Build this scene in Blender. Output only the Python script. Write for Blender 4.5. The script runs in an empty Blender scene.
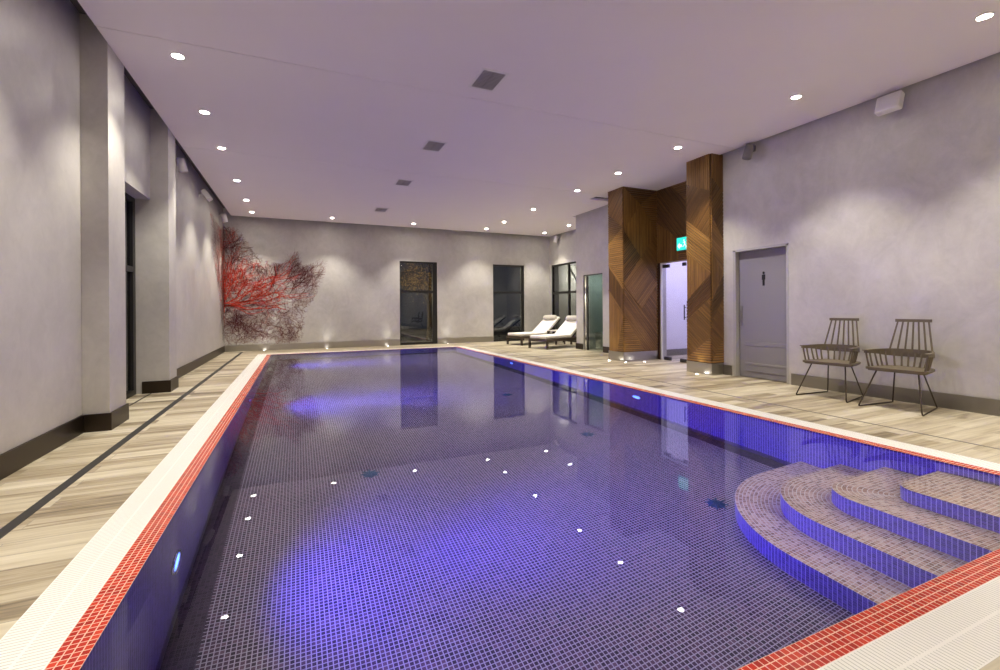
import bpy, bmesh, math, random
from mathutils import Vector, Matrix
PI = math.pi
S = bpy.context.scene
COL = S.collection

# ------------------------------------------------------------------ camera
EYE = 1.10
yaw, roll, fpx, cy = .4157, -.0064, 456.7, 308.5
cd = bpy.data.cameras.new('camera'); cam = bpy.data.objects.new('camera', cd); COL.objects.link(cam)
F_ = Vector((math.sin(yaw), math.cos(yaw), 0)); r0 = Vector((math.cos(yaw), -math.sin(yaw), 0)); u0 = Vector((0, 0, 1))
R_ = r0*math.cos(roll) + u0*math.sin(roll); U_ = -r0*math.sin(roll) + u0*math.cos(roll)
M = Matrix((R_, U_, -F_)).transposed().to_4x4(); M.translation = (0, 0, EYE)
cam.matrix_world = M
cd.sensor_width = 36; cd.lens = fpx/1000*36; cd.shift_y = -(335-cy)/1000; cd.clip_start = .05; cd.clip_end = 200
S.camera = cam

# ------------------------------------------------------------------ world, exposure
w = bpy.data.worlds.new('night'); S.world = w; w.use_nodes = True
w.node_tree.nodes['Background'].inputs[0].default_value = (.010, .012, .018, 1)
w.node_tree.nodes['Background'].inputs[1].default_value = 1.0
S.view_settings.view_transform = 'Standard'; S.view_settings.look = 'None'
S.view_settings.gamma = 1; S.view_settings.use_curve_mapping = False
S.view_settings.exposure = 1.75
try:
    S.cycles.use_denoising = True; S.cycles.sample_clamp_indirect = 12; S.cycles.sample_clamp_direct = 0
    S.cycles.max_bounces = 12; S.cycles.transmission_bounces = 8; S.cycles.transparent_max_bounces = 12
    S.cycles.diffuse_bounces = 5; S.cycles.glossy_bounces = 4; S.cycles.blur_glossy = .5
    S.cycles.caustics_refractive = True; S.cycles.caustics_reflective = False
except Exception: pass

DOWN_POWER = 62        # spot part of one ceiling downlight, W
DOWN_GLOW = 80         # brightness of its lens
POOL_POWER = 300        # one blue underwater lamp
DOWN_COL = (1, .925, .79)
POOL_COL = (.085, .055, 1)

# ------------------------------------------------------------------ room measures (metres)
XL, XR, YF, YN = -1.80, 6.36, 13.97, -2.6
HC = 3.58                      # underside of the floating ceiling
PX0, PX1, PY0, PY1 = -.62, 4.14, .98, 12.53    # pool basin
ZW, ZP = -.008, -1.20          # water level, pool floor
XB, YB0, YB1 = 6.90, 8.02, 10.50               # wall with the glass niche
XE = 8.07                      # end wall of the lounger corner

# ------------------------------------------------------------------ node helpers
def mat(name):
    m = bpy.data.materials.new(name); m.use_nodes = True
    nt = m.node_tree; nt.nodes.clear()
    out = nt.nodes.new('ShaderNodeOutputMaterial')
    return m, nt, out
def N(nt, t, **k):
    n = nt.nodes.new('ShaderNode'+t)
    for a, b in k.items(): setattr(n, a, b)
    return n
def mth(nt, op, a, b=None, c=None):
    n = N(nt, 'Math', operation=op)
    for i, v in enumerate((a, b, c)):
        if v is None: continue
        if isinstance(v, (int, float)): n.inputs[i].default_value = v
        else: nt.links.new(v, n.inputs[i])
    return n.outputs[0]
def mixc(nt, f, a, b, blend='MIX'):
    n = N(nt, 'Mix', data_type='RGBA', blend_type=blend)
    for i, v in ((0, f), (6, a), (7, b)):
        if isinstance(v, (int, float)): n.inputs[i].default_value = v
        elif isinstance(v, tuple): n.inputs[i].default_value = (*v, 1)
        else: nt.links.new(v, n.inputs[i])
    return n.outputs[2]
def ramp(nt, fac, stops, interp='LINEAR'):
    n = N(nt, 'ValToRGB'); e = n.color_ramp; e.interpolation = interp
    while len(e.elements) < len(stops): e.elements.new(.5)
    for el, (p, c) in zip(e.elements, stops):
        el.position = p; el.color = (*c, 1) if len(c) == 3 else c
    nt.links.new(fac, n.inputs[0]); return n.outputs[0]
def principled(nt, out, base=None, rough=.5, metal=0, spec=.5, bump=None, bstr=.2, bdist=.01, coat=0, coat_rough=.1):
    p = N(nt, 'BsdfPrincipled')
    if isinstance(base, tuple): p.inputs['Base Color'].default_value = (*base, 1)
    elif base is not None: nt.links.new(base, p.inputs['Base Color'])
    if isinstance(rough, (int, float)): p.inputs['Roughness'].default_value = rough
    else: nt.links.new(rough, p.inputs['Roughness'])
    p.inputs['Metallic'].default_value = metal
    p.inputs['Specular IOR Level'].default_value = spec
    p.inputs['Coat Weight'].default_value = coat; p.inputs['Coat Roughness'].default_value = coat_rough
    if bump is not None:
        b = N(nt, 'Bump'); b.inputs['Strength'].default_value = bstr; b.inputs['Distance'].default_value = bdist
        nt.links.new(bump, b.inputs['Height']); nt.links.new(b.outputs[0], p.inputs['Normal'])
    nt.links.new(p.outputs[0], out.inputs[0]); return p
def noise(nt, vec, scale, detail=4, rough=.5, dist=0):
    n = N(nt, 'TexNoise'); n.inputs['Scale'].default_value = scale; n.inputs['Detail'].default_value = detail
    n.inputs['Roughness'].default_value = rough; n.inputs['Distortion'].default_value = dist
    nt.links.new(vec, n.inputs['Vector']); return n.outputs[0]
def coords(nt, which='Object', scale=(1, 1, 1), rot=(0, 0, 0)):
    t = N(nt, 'TexCoord'); m = N(nt, 'Mapping')
    m.inputs['Scale'].default_value = scale; m.inputs['Rotation'].default_value = rot
    nt.links.new(t.outputs[which], m.inputs[0]); return m.outputs[0]

def simple(name, col, rough=.5, metal=0, spec=.5, var=.06, scale=6):
    m, nt, out = mat(name)
    c = coords(nt)
    f = noise(nt, c, scale)
    a = tuple(max(0, x*(1-var)) for x in col); b = tuple(min(1, x*(1+var)) for x in col)
    principled(nt, out, mixc(nt, f, a, b), rough, metal, spec)
    return m
def emit(name, col, strength):
    m, nt, out = mat(name)
    e = N(nt, 'Emission'); e.inputs[0].default_value = (*col, 1); e.inputs[1].default_value = strength
    nt.links.new(e.outputs[0], out.inputs[0]); return m

def plaster(name, a, b, rough=.42, seed=0):
    m, nt, out = mat(name)
    c = coords(nt, 'Object', (1, 1, 1.0))
    n1 = noise(nt, c, .7, 6, .6, .6)
    n2 = noise(nt, coords(nt, 'Object', (2.2, 2.2, 1.6)), 1.4, 7, .68, 1.6)
    n3 = noise(nt, c, 9, 5, .7, .8)
    f = mth(nt, 'ADD', mth(nt, 'MULTIPLY', n1, .45), mth(nt, 'ADD', mth(nt, 'MULTIPLY', n2, .35), mth(nt, 'MULTIPLY', n3, .2)))
    col = ramp(nt, f, [(.32, a), (.68, b)])
    rr = ramp(nt, n2, [(.3, (rough-.06,)*3), (.7, (rough+.1,)*3)])
    principled(nt, out, col, rr, spec=.5, bump=f, bstr=.25, bdist=.01)
    return m

def mosaic(name, stops, grout, pitch=.025, g=.14, rough=.25, spec=.5, gv=None, pu=None):
    """small square tiles; UV is in metres"""
    m, nt, out = mat(name)
    uv = coords(nt, 'UV', (1/(pu or pitch), 1/pitch, 1))
    s = N(nt, 'SeparateXYZ'); nt.links.new(uv, s.inputs[0])
    fl = N(nt, 'VectorMath', operation='FLOOR'); nt.links.new(uv, fl.inputs[0])
    wn = N(nt, 'TexWhiteNoise', noise_dimensions='2D'); nt.links.new(fl.outputs[0], wn.inputs['Vector'])
    col = ramp(nt, wn.outputs[0], stops)
    def line(o, gg):
        fr = mth(nt, 'FRACT', o); d = mth(nt, 'ABSOLUTE', mth(nt, 'SUBTRACT', fr, .5))
        return mth(nt, 'GREATER_THAN', d, .5-gg/2)
    k = line(s.outputs[0], g)
    k = mth(nt, 'MAXIMUM', k, line(s.outputs[1], g if gv is None else gv))
    c = mixc(nt, k, col, grout)
    rr = mth(nt, 'ADD', mth(nt, 'MULTIPLY', k, .5), rough)
    principled(nt, out, c, rr, spec=spec, bump=mth(nt, 'SUBTRACT', 1, k), bstr=.3, bdist=.001)
    return m

def grating(name):
    m, nt, out = mat(name)
    t = coords(nt, 'UV')
    s = N(nt, 'SeparateXYZ'); nt.links.new(t, s.inputs[0])
    fr = mth(nt, 'FRACT', mth(nt, 'MULTIPLY', s.outputs[0], 1/.0167))
    gap = mth(nt, 'LESS_THAN', fr, .24)
    fv = mth(nt, 'ABSOLUTE', mth(nt, 'SUBTRACT', mth(nt, 'FRACT', mth(nt, 'MULTIPLY', s.outputs[1], 1/.1)), .5))
    gap = mth(nt, 'MULTIPLY', gap, mth(nt, 'LESS_THAN', fv, .45))
    nz = noise(nt, t, 3)
    white = mixc(nt, nz, (.82, .81, .77), (.88, .87, .83))
    principled(nt, out, mixc(nt, gap, white, (.50, .50, .47)), .4, bump=mth(nt, 'SUBTRACT', 1, gap), bstr=.5, bdist=.003)
    return m

def planks(name):
    m, nt, out = mat(name)
    c = coords(nt, 'Object')
    b = N(nt, 'TexBrick'); b.offset = .37; b.squash = 1
    b.inputs['Scale'].default_value = 1; b.inputs['Brick Width'].default_value = 1.2; b.inputs['Row Height'].default_value = .148
    b.inputs['Mortar Size'].default_value = .0022; b.inputs['Mortar Smooth'].default_value = .1; b.inputs['Bias'].default_value = 0
    b.inputs['Color1'].default_value = (0, 0, 0, 1); b.inputs['Color2'].default_value = (1, 1, 1, 1); b.inputs['Mortar'].default_value = (.5, .5, .5, 1)
    mp = N(nt, 'Mapping'); mp.inputs['Location'].default_value = (.085, .03, 0)
    nt.links.new(c, mp.inputs[0]); nt.links.new(mp.outputs[0], b.inputs['Vector'])
    # streaky grain along X, shifted per plank
    mv = N(nt, 'VectorMath', operation='MULTIPLY_ADD'); nt.links.new(b.outputs['Color'], mv.inputs[0])
    mv.inputs[1].default_value = (7, 13, 5); nt.links.new(coords(nt, 'Object', (.8, 11, 1)), mv.inputs[2])
    g1 = noise(nt, mv.outputs[0], 1.3, 5, .6, .5)
    mv2 = N(nt, 'VectorMath', operation='MULTIPLY_ADD'); nt.links.new(b.outputs['Color'], mv2.inputs[0])
    mv2.inputs[1].default_value = (3, 9, 5); nt.links.new(coords(nt, 'Object', (2, 50, 1)), mv2.inputs[2])
    g2 = noise(nt, mv2.outputs[0], 1.5, 4, .6)
    sb = N(nt, 'SeparateColor'); nt.links.new(b.outputs['Color'], sb.inputs[0])
    f = mth(nt, 'ADD', mth(nt, 'MULTIPLY', g1, .56), mth(nt, 'ADD', mth(nt, 'MULTIPLY', g2, .22), mth(nt, 'MULTIPLY', sb.outputs[0], .22)))
    col = ramp(nt, f, [(.32, (.13, .10, .065)), (.43, (.33, .27, .175)), (.52, (.49, .43, .31)), (.66, (.64, .585, .45))])
    col = mixc(nt, b.outputs['Fac'], col, (.30, .27, .21))
    principled(nt, out, col, .38, bump=mth(nt, 'SUBTRACT', f, b.outputs['Fac']), bstr=.25, bdist=.003)
    return m

def slatwood(name, shift=0):
    """UV: x across the slats, y along them (metres)"""
    m, nt, out = mat(name)
    n1 = noise(nt, coords(nt, 'UV', (60, 2.2, 1)), 1, 5, .6, .4)
    n2 = noise(nt, coords(nt, 'UV', (28, .15, 1)), 1, 1, .5)
    f = mth(nt, 'ADD', mth(nt, 'MULTIPLY', n1, .5), mth(nt, 'MULTIPLY', n2, .5))
    sx = N(nt, 'SeparateXYZ'); nt.links.new(coords(nt, 'UV'), sx.inputs[0])
    wn = N(nt, 'TexWhiteNoise', noise_dimensions='1D'); nt.links.new(mth(nt, 'FLOOR', mth(nt, 'MULTIPLY', mth(nt, 'ADD', sx.outputs[0], 5.4), 1/9.0)), wn.inputs['W'])
    f = mth(nt, 'ADD', f, mth(nt, 'MULTIPLY', mth(nt, 'SUBTRACT', wn.outputs[0], .5), .30))  # random tone per patch paints in the sheen of differing slat directions
    col = ramp(nt, f, [(.28, (.085, .040, .010)), (.5, (.185, .092, .022)), (.72, (.34, .18, .048))])
    principled(nt, out, col, .38, bump=n1, bstr=.15, bdist=.002, coat=.15, coat_rough=.3)
    return m

def brushed(name, col, rough=.3):
    m, nt, out = mat(name)
    n = noise(nt, coords(nt, 'Object', (1, 1, 90)), 2, 3)
    p = principled(nt, out, mixc(nt, n, tuple(c*.88 for c in col), col), rough, metal=1, bump=n, bstr=.05, bdist=.001)
    return m

def pane_glass(name, tint=(.75, .8, .78), ior=1.7):
    m, nt, out = mat(name)
    tr = N(nt, 'BsdfTransparent'); tr.inputs[0].default_value = (*tint, 1)
    gl = N(nt, 'BsdfGlossy'); gl.inputs['Roughness'].default_value = 0; gl.inputs[0].default_value = (1, 1, 1, 1)
    # dirt-free pane, very slightly uneven
    f0 = ((ior-1)/(ior+1))**2          # Schlick, the same from both faces of the pane
    lw = N(nt, 'LayerWeight'); lw.inputs[0].default_value = .5
    fr = mth(nt, 'ADD', mth(nt, 'MULTIPLY', mth(nt, 'POWER', lw.outputs['Facing'], 5), 1-f0), f0)
    mx = N(nt, 'MixShader'); nt.links.new(fr, mx.inputs[0]); nt.links.new(tr.outputs[0], mx.inputs[1]); nt.links.new(gl.outputs[0], mx.inputs[2])
    nt.links.new(mx.outputs[0], out.inputs[0]); return m

def water_mat():
    m, nt, out = mat('pool water')
    g = N(nt, 'BsdfGlass'); g.inputs['IOR'].default_value = 1.33; g.inputs['Roughness'].default_value = 0
    g.inputs['Color'].default_value = (.97, .985, 1, 1)
    nt.links.new(g.outputs[0], out.inputs[0]); return m

MT = dict(
    plaster=plaster('polished grey plaster', (.40, .385, .36), (.60, .58, .55)),
    ceiling=simple('matt ceiling paint', (.84, .80, .80), .75, var=.015, scale=2),
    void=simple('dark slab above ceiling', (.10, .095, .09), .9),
    planks=planks('pale wood look planks'),
    white_grate=grating('white overflow grating'),
    red=mosaic('red glass mosaic', [(0, (.34, .010, .004)), (.5, (.48, .018, .007)), (1, (.60, .04, .014))], (.80, .50, .38), g=.14),
    pool=mosaic('plum pool mosaic', [(0, (.022, .011, .030)), (.4, (.06, .026, .065)), (.75, (.10, .045, .09)), (1, (.17, .09, .14))], (.56, .52, .62), g=.22, rough=.3),
    poolwall=mosaic('violet pool wall mosaic', [(0, (.05, .026, .13)), (.5, (.085, .045, .22)), (1, (.12, .065, .30))], (.50, .43, .66), g=.16, gv=.05, rough=.3),
    shaded_tile=mosaic('pool mosaic with corner shade', [(0, (.02, .012, .03)), (1, (.07, .04, .08))], (.10, .08, .12), g=.12, rough=.3),  # darker copy of the pool tiles, corner shade put into the colour
    tread=mosaic('brown step mosaic', [(0, (.36, .19, .12)), (.3, (.56, .33, .22)), (.7, (.74, .50, .36)), (1, (.84, .66, .52))], (.95, .88, .80), g=.16, gv=.2, rough=.3),
    wood=slatwood('ribbed walnut cladding'),
    wood_back=simple('dark backing behind slats', (.045, .018, .007), .6),
    steel_mid=brushed('grey brushed metal', (.30, .285, .265), .33),
    steel=brushed('brushed stainless skirting', (.50, .48, .45), .28),
    dimmed_steel=brushed('skirting steel dimmed by reflections', (.07, .055, .043), .4),  # skirting steel coloured darker, its dark reflections painted in
    black=simple('black aluminium frame', (.012, .011, .011), .4),
    glass=pane_glass('window glass', (.55, .58, .60)),
    glass_green=pane_glass('greenish glass', (.86, .89, .87), 1.4),
    glass_clear=pane_glass('clear door glass', (.93, .95, .96), 1.45),
    chrome=brushed('chrome', (.8, .8, .8), .15),
    dark_metal=simple('dark hinge metal', (.03, .028, .03), .35),
    door_grey=simple('grey painted door', (.235, .225, .24), .45, var=.03, scale=2),
    door_frame=simple('grey door jamb', (.40, .39, .37), .5, var=.03),
    dark_slot=simple('dark slot drain', (.018, .017, .015), .5),
    slot_grey=simple('grey slot drain', (.18, .17, .155), .5),
    chair=simple('taupe moulded chair', (.135, .108, .07), .5, var=.1, scale=14),
    chair_leg=simple('dark bronzed chair wire', (.05, .036, .024), .35),
    cushion=simple('cream cushion fabric', (.80, .77, .72), .85, var=.04, scale=40),
    pillow=simple('stone grey pillow fabric', (.50, .47, .42), .9, var=.06, scale=40),
    lounger=simple('dark brown woven lounger frame', (.055, .038, .028), .6, var=.2, scale=60),
    table_top=simple('pale table top', (.62, .58, .52), .5),
    trimwhite=simple('white painted metal', (.78, .77, .75), .45),
    fixture=simple('silver fixture', (.75, .74, .72), .35, metal=.3),
    dim_fixture=simple('grey fixture', (.20, .19, .185), .5),
    vent_dark=simple('vent interior', (.02, .02, .02), .8),
    vent_slat=simple('grey vent slat', (.40, .39, .39), .5),
    pure=simple('white corridor paint', (.85, .84, .88), .6, var=.01),
    sauna=simple('green grey tiled interior', (.30, .34, .32), .5, var=.15, scale=3),
    ground=simple('night garden paving', (.10, .095, .085), .8, var=.3, scale=3),
    bark=simple('dark bark', (.05, .035, .025), .8),
    leaf=simple('yellow autumn leaves', (.42, .25, .06), .7, var=.5, scale=3),
    ink=simple('black pictogram', (.01, .01, .01), .5),
    drain=simple('blue green drain cover', (.01, .10, .18), .4),
    m_red=simple('coral red paint', (.62, .055, .03), .6, var=.3, scale=5),
    m_maroon=simple('maroon paint', (.13, .025, .028), .6, var=.35, scale=5),
    m_brown=simple('faded brown red paint', (.27, .15, .13), .6, var=.3, scale=6),
    water=water_mat(),
    lens=emit('downlight lens', DOWN_COL, DOWN_GLOW),
    lens_floor=emit('uplight lens', (1, .95, .88), 25),
    lens_pool=emit('underwater lamp lens', (.06, .14, 1), 2.4),
    sign_green=emit('exit sign green', (.03, .55, .45), .55),
    sign_white=emit('exit sign white', (.75, 1, .95), .55),
)

# ------------------------------------------------------------------ mesh helpers
class MB:
    def __init__(s): s.v = []; s.f = []; s.uv = []; s.sm = []
    def face(s, pts, uv=None, smooth=False):
        i = len(s.v); s.v += [tuple(p) for p in pts]; s.f.append(list(range(i, i+len(pts)))); s.uv.append(uv); s.sm.append(smooth); return s
    def mesh(s, verts, faces, smooth=False):
        i = len(s.v); s.v += [tuple(p) for p in verts]
        for f in faces: s.f.append([i+k for k in f]); s.uv.append(None); s.sm.append(smooth)
        return s
    def box(s, x0, x1, y0, y1, z0, z1):
        v = [(x, y, z) for x in (x0, x1) for y in (y0, y1) for z in (z0, z1)]
        return s.mesh(v, [(0, 1, 3, 2), (4, 6, 7, 5), (0, 4, 5, 1), (2, 3, 7, 6), (0, 2, 6, 4), (1, 5, 7, 3)])
    def bbox(s, x0, x1, y0, y1, z0, z1, b=.01, seg=2, M=None):
        bm = bmesh.new(); bmesh.ops.create_cube(bm, size=1)
        for v in bm.verts: v.co = Vector(((x0+x1)/2+v.co.x*(x1-x0), (y0+y1)/2+v.co.y*(y1-y0), (z0+z1)/2+v.co.z*(z1-z0)))
        bmesh.ops.bevel(bm, geom=bm.edges[:], offset=b, segments=seg, affect='EDGES', profile=.5)
        bm.verts.ensure_lookup_table()
        vs = [(M @ v.co if M else v.co.copy()) for v in bm.verts]
        s.mesh(vs, [[v.index for v in f.verts] for f in bm.faces], smooth=False); bm.free(); return s
    def prism(s, poly, z0, z1, M=None, smooth=False):
        n = len(poly); v = [(x, y, z0) for x, y in poly] + [(x, y, z1) for x, y in poly]
        if M: v = [M @ Vector(p) for p in v]
        s.mesh(v, [list(range(n))[::-1], list(range(n, 2*n))]); 
        s.mesh(v, [(i, (i+1) % n, n+(i+1) % n, n+i) for i in range(n)], smooth); return s
    def tube(s, pts, r, n=8, close=False, caps=True):
        pts = [Vector(p) for p in pts]; m = len(pts)
        rad = r if isinstance(r, (list, tuple)) else [r]*m
        rings = []; prev = None
        for i, p in enumerate(pts):
            if close: t = pts[(i+1) % m]-pts[i-1]
            else: t = pts[min(i+1, m-1)]-pts[max(i-1, 0)]
            t.normalize()
            if prev is None:
                a = Vector((0, 0, 1)) if abs(t.z) < .9 else Vector((1, 0, 0)); u = t.cross(a).normalized()
            else: u = (prev-t*prev.dot(t)).normalized()
            prev = u; w_ = t.cross(u)
            rings.append([p+(u*math.cos(2*PI*k/n)+w_*math.sin(2*PI*k/n))*rad[i] for k in range(n)])
        v = [q for rg in rings for q in rg]; f = []
        for i in range(m if close else m-1):
            j = (i+1) % m
            for k in range(n): f.append((i*n+k, i*n+(k+1) % n, j*n+(k+1) % n, j*n+k))
        s.mesh(v, f, True)
        if caps and not close: s.mesh(rings[0], [list(range(n))[::-1]]); s.mesh(rings[-1], [list(range(n))])
        return s
    def lathe(s, prof, c=(0, 0, 0), n=24, M=None, smooth=True):
        v = []; 
        for r, z in prof:
            for k in range(n):
                p = Vector((r*math.cos(2*PI*k/n), r*math.sin(2*PI*k/n), z)); p = M @ p if M else p
                v.append(p+Vector(c))
        f = [(i*n+k, i*n+(k+1) % n, (i+1)*n+(k+1) % n, (i+1)*n+k) for i in range(len(prof)-1) for k in range(n)]
        return s.mesh(v, f, smooth)
    def disc(s, c, r, axis='z', n=24, flip=False):
        P = []
        for k in range(n):
            a = 2*PI*k/n; a = -a if flip else a
            q = {'z': (math.cos(a)*r, math.sin(a)*r, 0), 'x': (0, math.cos(a)*r, math.sin(a)*r), 'y': (math.sin(a)*r, 0, math.cos(a)*r)}[axis]
            P.append((c[0]+q[0], c[1]+q[1], c[2]+q[2]))
        return s.face(P)
    def band(s, path, h, th, closed=False):
        """vertical-sided strap following a 3-D path: height h (z), thickness th (sideways); h may vary"""
        path = [Vector(p) for p in path]; m = len(path); hs = h if isinstance(h, (list, tuple)) else [h]*m
        v = []
        for i, p in enumerate(path):
            t = path[min(i+1, m-1)]-path[max(i-1, 0)]; t.z = 0; t.normalize(); nrm = Vector((-t.y, t.x, 0))*th/2
            up = Vector((0, 0, hs[i]/2)); v += [p+nrm+up, p-nrm+up, p-nrm-up, p+nrm-up]
        f = [(i*4+k, i*4+(k+1) % 4, (i+1)*4+(k+1) % 4, (i+1)*4+k) for i in range(m-1) for k in range(4)]
        f += [(3, 2, 1, 0), (4*m-4, 4*m-3, 4*m-2, 4*m-1)]
        return s.mesh(v, f)
    def build(s, name, material, parent=None, loc=None, **tags):
        me = bpy.data.meshes.new(name); me.from_pydata([tuple(p) for p in s.v], [], s.f)
        me.polygons.foreach_set('use_smooth', s.sm)
        ul = me.uv_layers.new(name='UVMap')
        for p, cu in zip(me.polygons, s.uv):
            n = p.normal; ax = max(range(3), key=lambda k: abs(n[k]))
            for j, li in enumerate(p.loop_indices):
                if cu is not None: ul.data[li].uv = cu[j]
                else:
                    co = me.vertices[me.loops[li].vertex_index].co
                    ul.data[li].uv = ((co.y, co.z), (co.x, co.z), (co.x, co.y))[ax]
        me.validate(); me.materials.append(material)
        o = bpy.data.objects.new(name, me); COL.objects.link(o)
        if parent is not None: o.parent = parent
        if loc is not None: o.location = loc
        for k, val in tags.items(): o[k] = val
        return o
def thing(name, label, cat, loc=(0, 0, 0), rz=0, group=None, kind=None):
    o = bpy.data.objects.new(name, None); COL.objects.link(o); o.location = loc; o.rotation_euler = (0, 0, rz)
    o.empty_display_size = .1
    o['label'] = label; o['category'] = cat
    if group: o['group'] = group
    if kind: o['kind'] = kind
    return o
def struct(o, label=None, cat=None):
    o['kind'] = 'structure'
    if label: o['label'] = label
    if cat: o['category'] = cat
    return o
def sroot(name, label, cat, loc=(0, 0, 0)): return thing(name, label, cat, loc, kind='structure')
def copy_tree(o, parent=None):
    c = o.copy(); COL.objects.link(c)
    if parent is not None: c.parent = parent
    for ch in list(o.children): copy_tree(ch, c)
    return c
def light(name, typ, loc, power, col, parent=None, target=None, **k):
    d = bpy.data.lights.new(name, typ); d.energy = power; d.color = col
    for a, b in k.items(): setattr(d, a, b)
    o = bpy.data.objects.new(name, d); COL.objects.link(o)
    if parent is not None: o.parent = parent
    o.location = loc
    if target is not None: o.rotation_euler = (Vector(target)-Vector(loc)).to_track_quat('-Z', 'Y').to_euler()
    return o

# ================================================================== SETTING
# deck floor round the pool (planks), top at z 0
gx0, gx1, gy0, gy1 = PX0-.30, PX1+.31, PY0-.30, PY1+.30     # outer edge of the white grating
m = MB()
m.box(XL-.4, gx0, YN, YF, -.12, 0); m.box(gx1, 8.4, YN, YF, -.12, 0)
m.box(gx0, gx1, YN, gy0, -.12, 0); m.box(gx0, gx1, gy1, YF, -.12, 0)
struct(m.build('floor', MT['planks']), 'pale wood-look plank floor around the pool', 'floor')

# ceiling: floating panels with hairline joints, a pocket beside the far timber pillar, dark slab above
T = .05
m = MB()
J = .010
xe = 6.30
m.box(-1.60, xe, YN+.1, 5.05-J/2, HC, HC+T)
m.box(-1.60, 6.09, 5.05+J/2, 8.25-J/2, HC, HC+T)
m.box(6.09, 6.98, 5.88, 7.52, HC, HC+T)
m.box(6.09, xe, 5.05+J/2, 5.88, HC, HC+T)
m.box(-1.60, 6.09, 8.25+J/2, YF-.2, HC, HC+T)
m.box(6.09, 6.82, 8.70, YF-.2, HC, HC+T)
m.box(6.82, XE-.08, YB1+.04, YF-.2, HC, HC+T)
m.box(6.09, 6.92, 8.02, 8.70-J/2, HC+.07, HC+.10)
struct(m.build('ceiling', MT['ceiling']), 'flat pale ceiling with a shadow gap along the walls', 'ceiling')
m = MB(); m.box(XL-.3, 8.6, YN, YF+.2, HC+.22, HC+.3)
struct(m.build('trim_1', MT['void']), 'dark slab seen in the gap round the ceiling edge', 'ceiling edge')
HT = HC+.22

# left wall with two piers and a tall window recess
m = MB()
m.box(XL-.3, XL, YN, 5.60, 0, HT)                 # near stretch
m.box(XL-.3, XL, 5.60, 7.60, 2.58, HT)            # above the window
m.box(XL-.3, XL, 7.60, YF+.2, 0, HT)
m.box(XL-.3, XL+.001, 5.32, 5.80, 0, HT)
m.box(XL-.05, -1.60, 5.32, 5.76, 0, HT)           # near pier
m.box(XL-.3, -1.60, 7.46, 7.86, 0, HT)            # far pier
struct(m.build('wall_left', MT['plaster']), 'polished grey plaster wall with two shallow piers', 'wall')
# far wall with two tall windows
W1 = (2.83, 4.01, 2.57); W2 = (5.92, 7.08, 2.57)
m = MB()
for a, b in ((XL-.3, W1[0]), (W1[1], W2[0]), (W2[1], XE+.3)): m.box(a, b, YF, YF+.3, -.1, HT)
for a, b, t in (W1, W2): m.box(a, b, YF, YF+.3, t, HT)
struct(m.build('wall_far', MT['plaster']), 'polished grey plaster wall at the far end of the pool', 'wall')
# right wall
DY0, DY1, DZ = 4.27, 5.17, 2.0
m = MB()
m.box(XR, XR+.3, YN, DY0, 0, HT); m.box(XR, XR+.3, DY0, DY1, DZ, HT); m.box(XR, XR+.3, DY1, 5.36, 0, HT)
# niche wall
NY0, NY1, NZ = 9.33, 10.17, 1.97
m.box(XB, XB+.2, YB0, NY0, 0, HT); m.box(XB, XB+.2, NY0, NY1, NZ, HT); m.box(XB, XB+.2, NY1, YB1, 0, HT)
m.box(XB+.2, XE+.3, YB1-.2, YB1, 0, HT)
# end wall of the lounger corner with a window
V0, V1, VZ = 12.05, 13.84, 2.59
m.box(XE, XE+.3, YB1, V0, -.1, HT); m.box(XE, XE+.3, V0, V1, VZ, HT); m.box(XE, XE+.3, V1, YF, -.1, HT)
# back wall of the timber porch
GY0, GY1, GZ = 6.15, 7.50, 2.04
m.box(7.06, 7.2, GY1, 8.02, 0, HT); m.box(7.06, 7.2, 5.36, GY0, 0, HT); m.box(7.06, 7.2, GY0, GY1, GZ, HT)
struct(m.build('wall_right', MT['plaster']), 'polished grey plaster wall behind the two chairs', 'wall')
m = MB(); m.box(XL-.3, 8.6, YN-.2, YN, 0, HT)
struct(m.build('wall_near', MT['plaster']), 'plaster wall behind the viewer', 'wall')

# skirtings
def skirting(name, segs, material, h, label):
    m = MB()
    for a in segs: m.box(*a, 0, h)
    return struct(m.build(name, material), label, 'skirting')
t = .018
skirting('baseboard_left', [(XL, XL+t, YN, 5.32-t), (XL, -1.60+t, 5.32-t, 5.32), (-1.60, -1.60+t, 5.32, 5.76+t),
    (XL-.1, -1.60+t, 7.46-t, 7.46), (-1.60, -1.60+t, 7.46, 7.86+t), (XL, XL+t, 7.86+t, YF-t)], MT['dimmed_steel'], .16, 'metal skirting on the left wall, coloured dark for its dark reflections')
skirting('baseboard_far', [(XL, W1[0]-.0, YF-t, YF), (W1[1], W2[0], YF-t, YF), (W2[1], XE, YF-t, YF)], MT['steel'], .17, 'brushed metal skirting on the far wall')
skirting('baseboard_right', [(XR-t, XR, YN, DY0-.04), (XR-t, XR, DY1+.03, 5.36)], MT['steel_mid'], .16, 'brushed metal skirting behind the two chairs')
skirting('baseboard_niche', [(XB-t, XB, YB0+.0, NY0-.02), (XB-t, XB, NY1+.02, YB1+t), (XB, XE, YB1, YB1+t), (XE-t, XE, YB1+t, V0)], MT['dimmed_steel'], .15, 'dark metal skirting beside the green glass door')

# slot drains
m = MB(); m.box(-1.385, -1.325, YN, YF-.3, -.01, .002)
struct(m.build('trim_2', MT['dark_slot']), 'dark slot drain running along the left deck', 'drain')
m = MB(); m.box(4.885, 4.91, YN, YF-.2, -.01, .0015)
struct(m.build('trim_3', MT['slot_grey']), 'thin grey slot drain running along the right deck', 'drain')
m = MB(); m.box(XL-.01, XL+.012, 5.78, 7.45, -.01, .0015)
struct(m.build('trim_4', MT['dark_slot']), 'thin dark threshold line below the left window', 'threshold')

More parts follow.
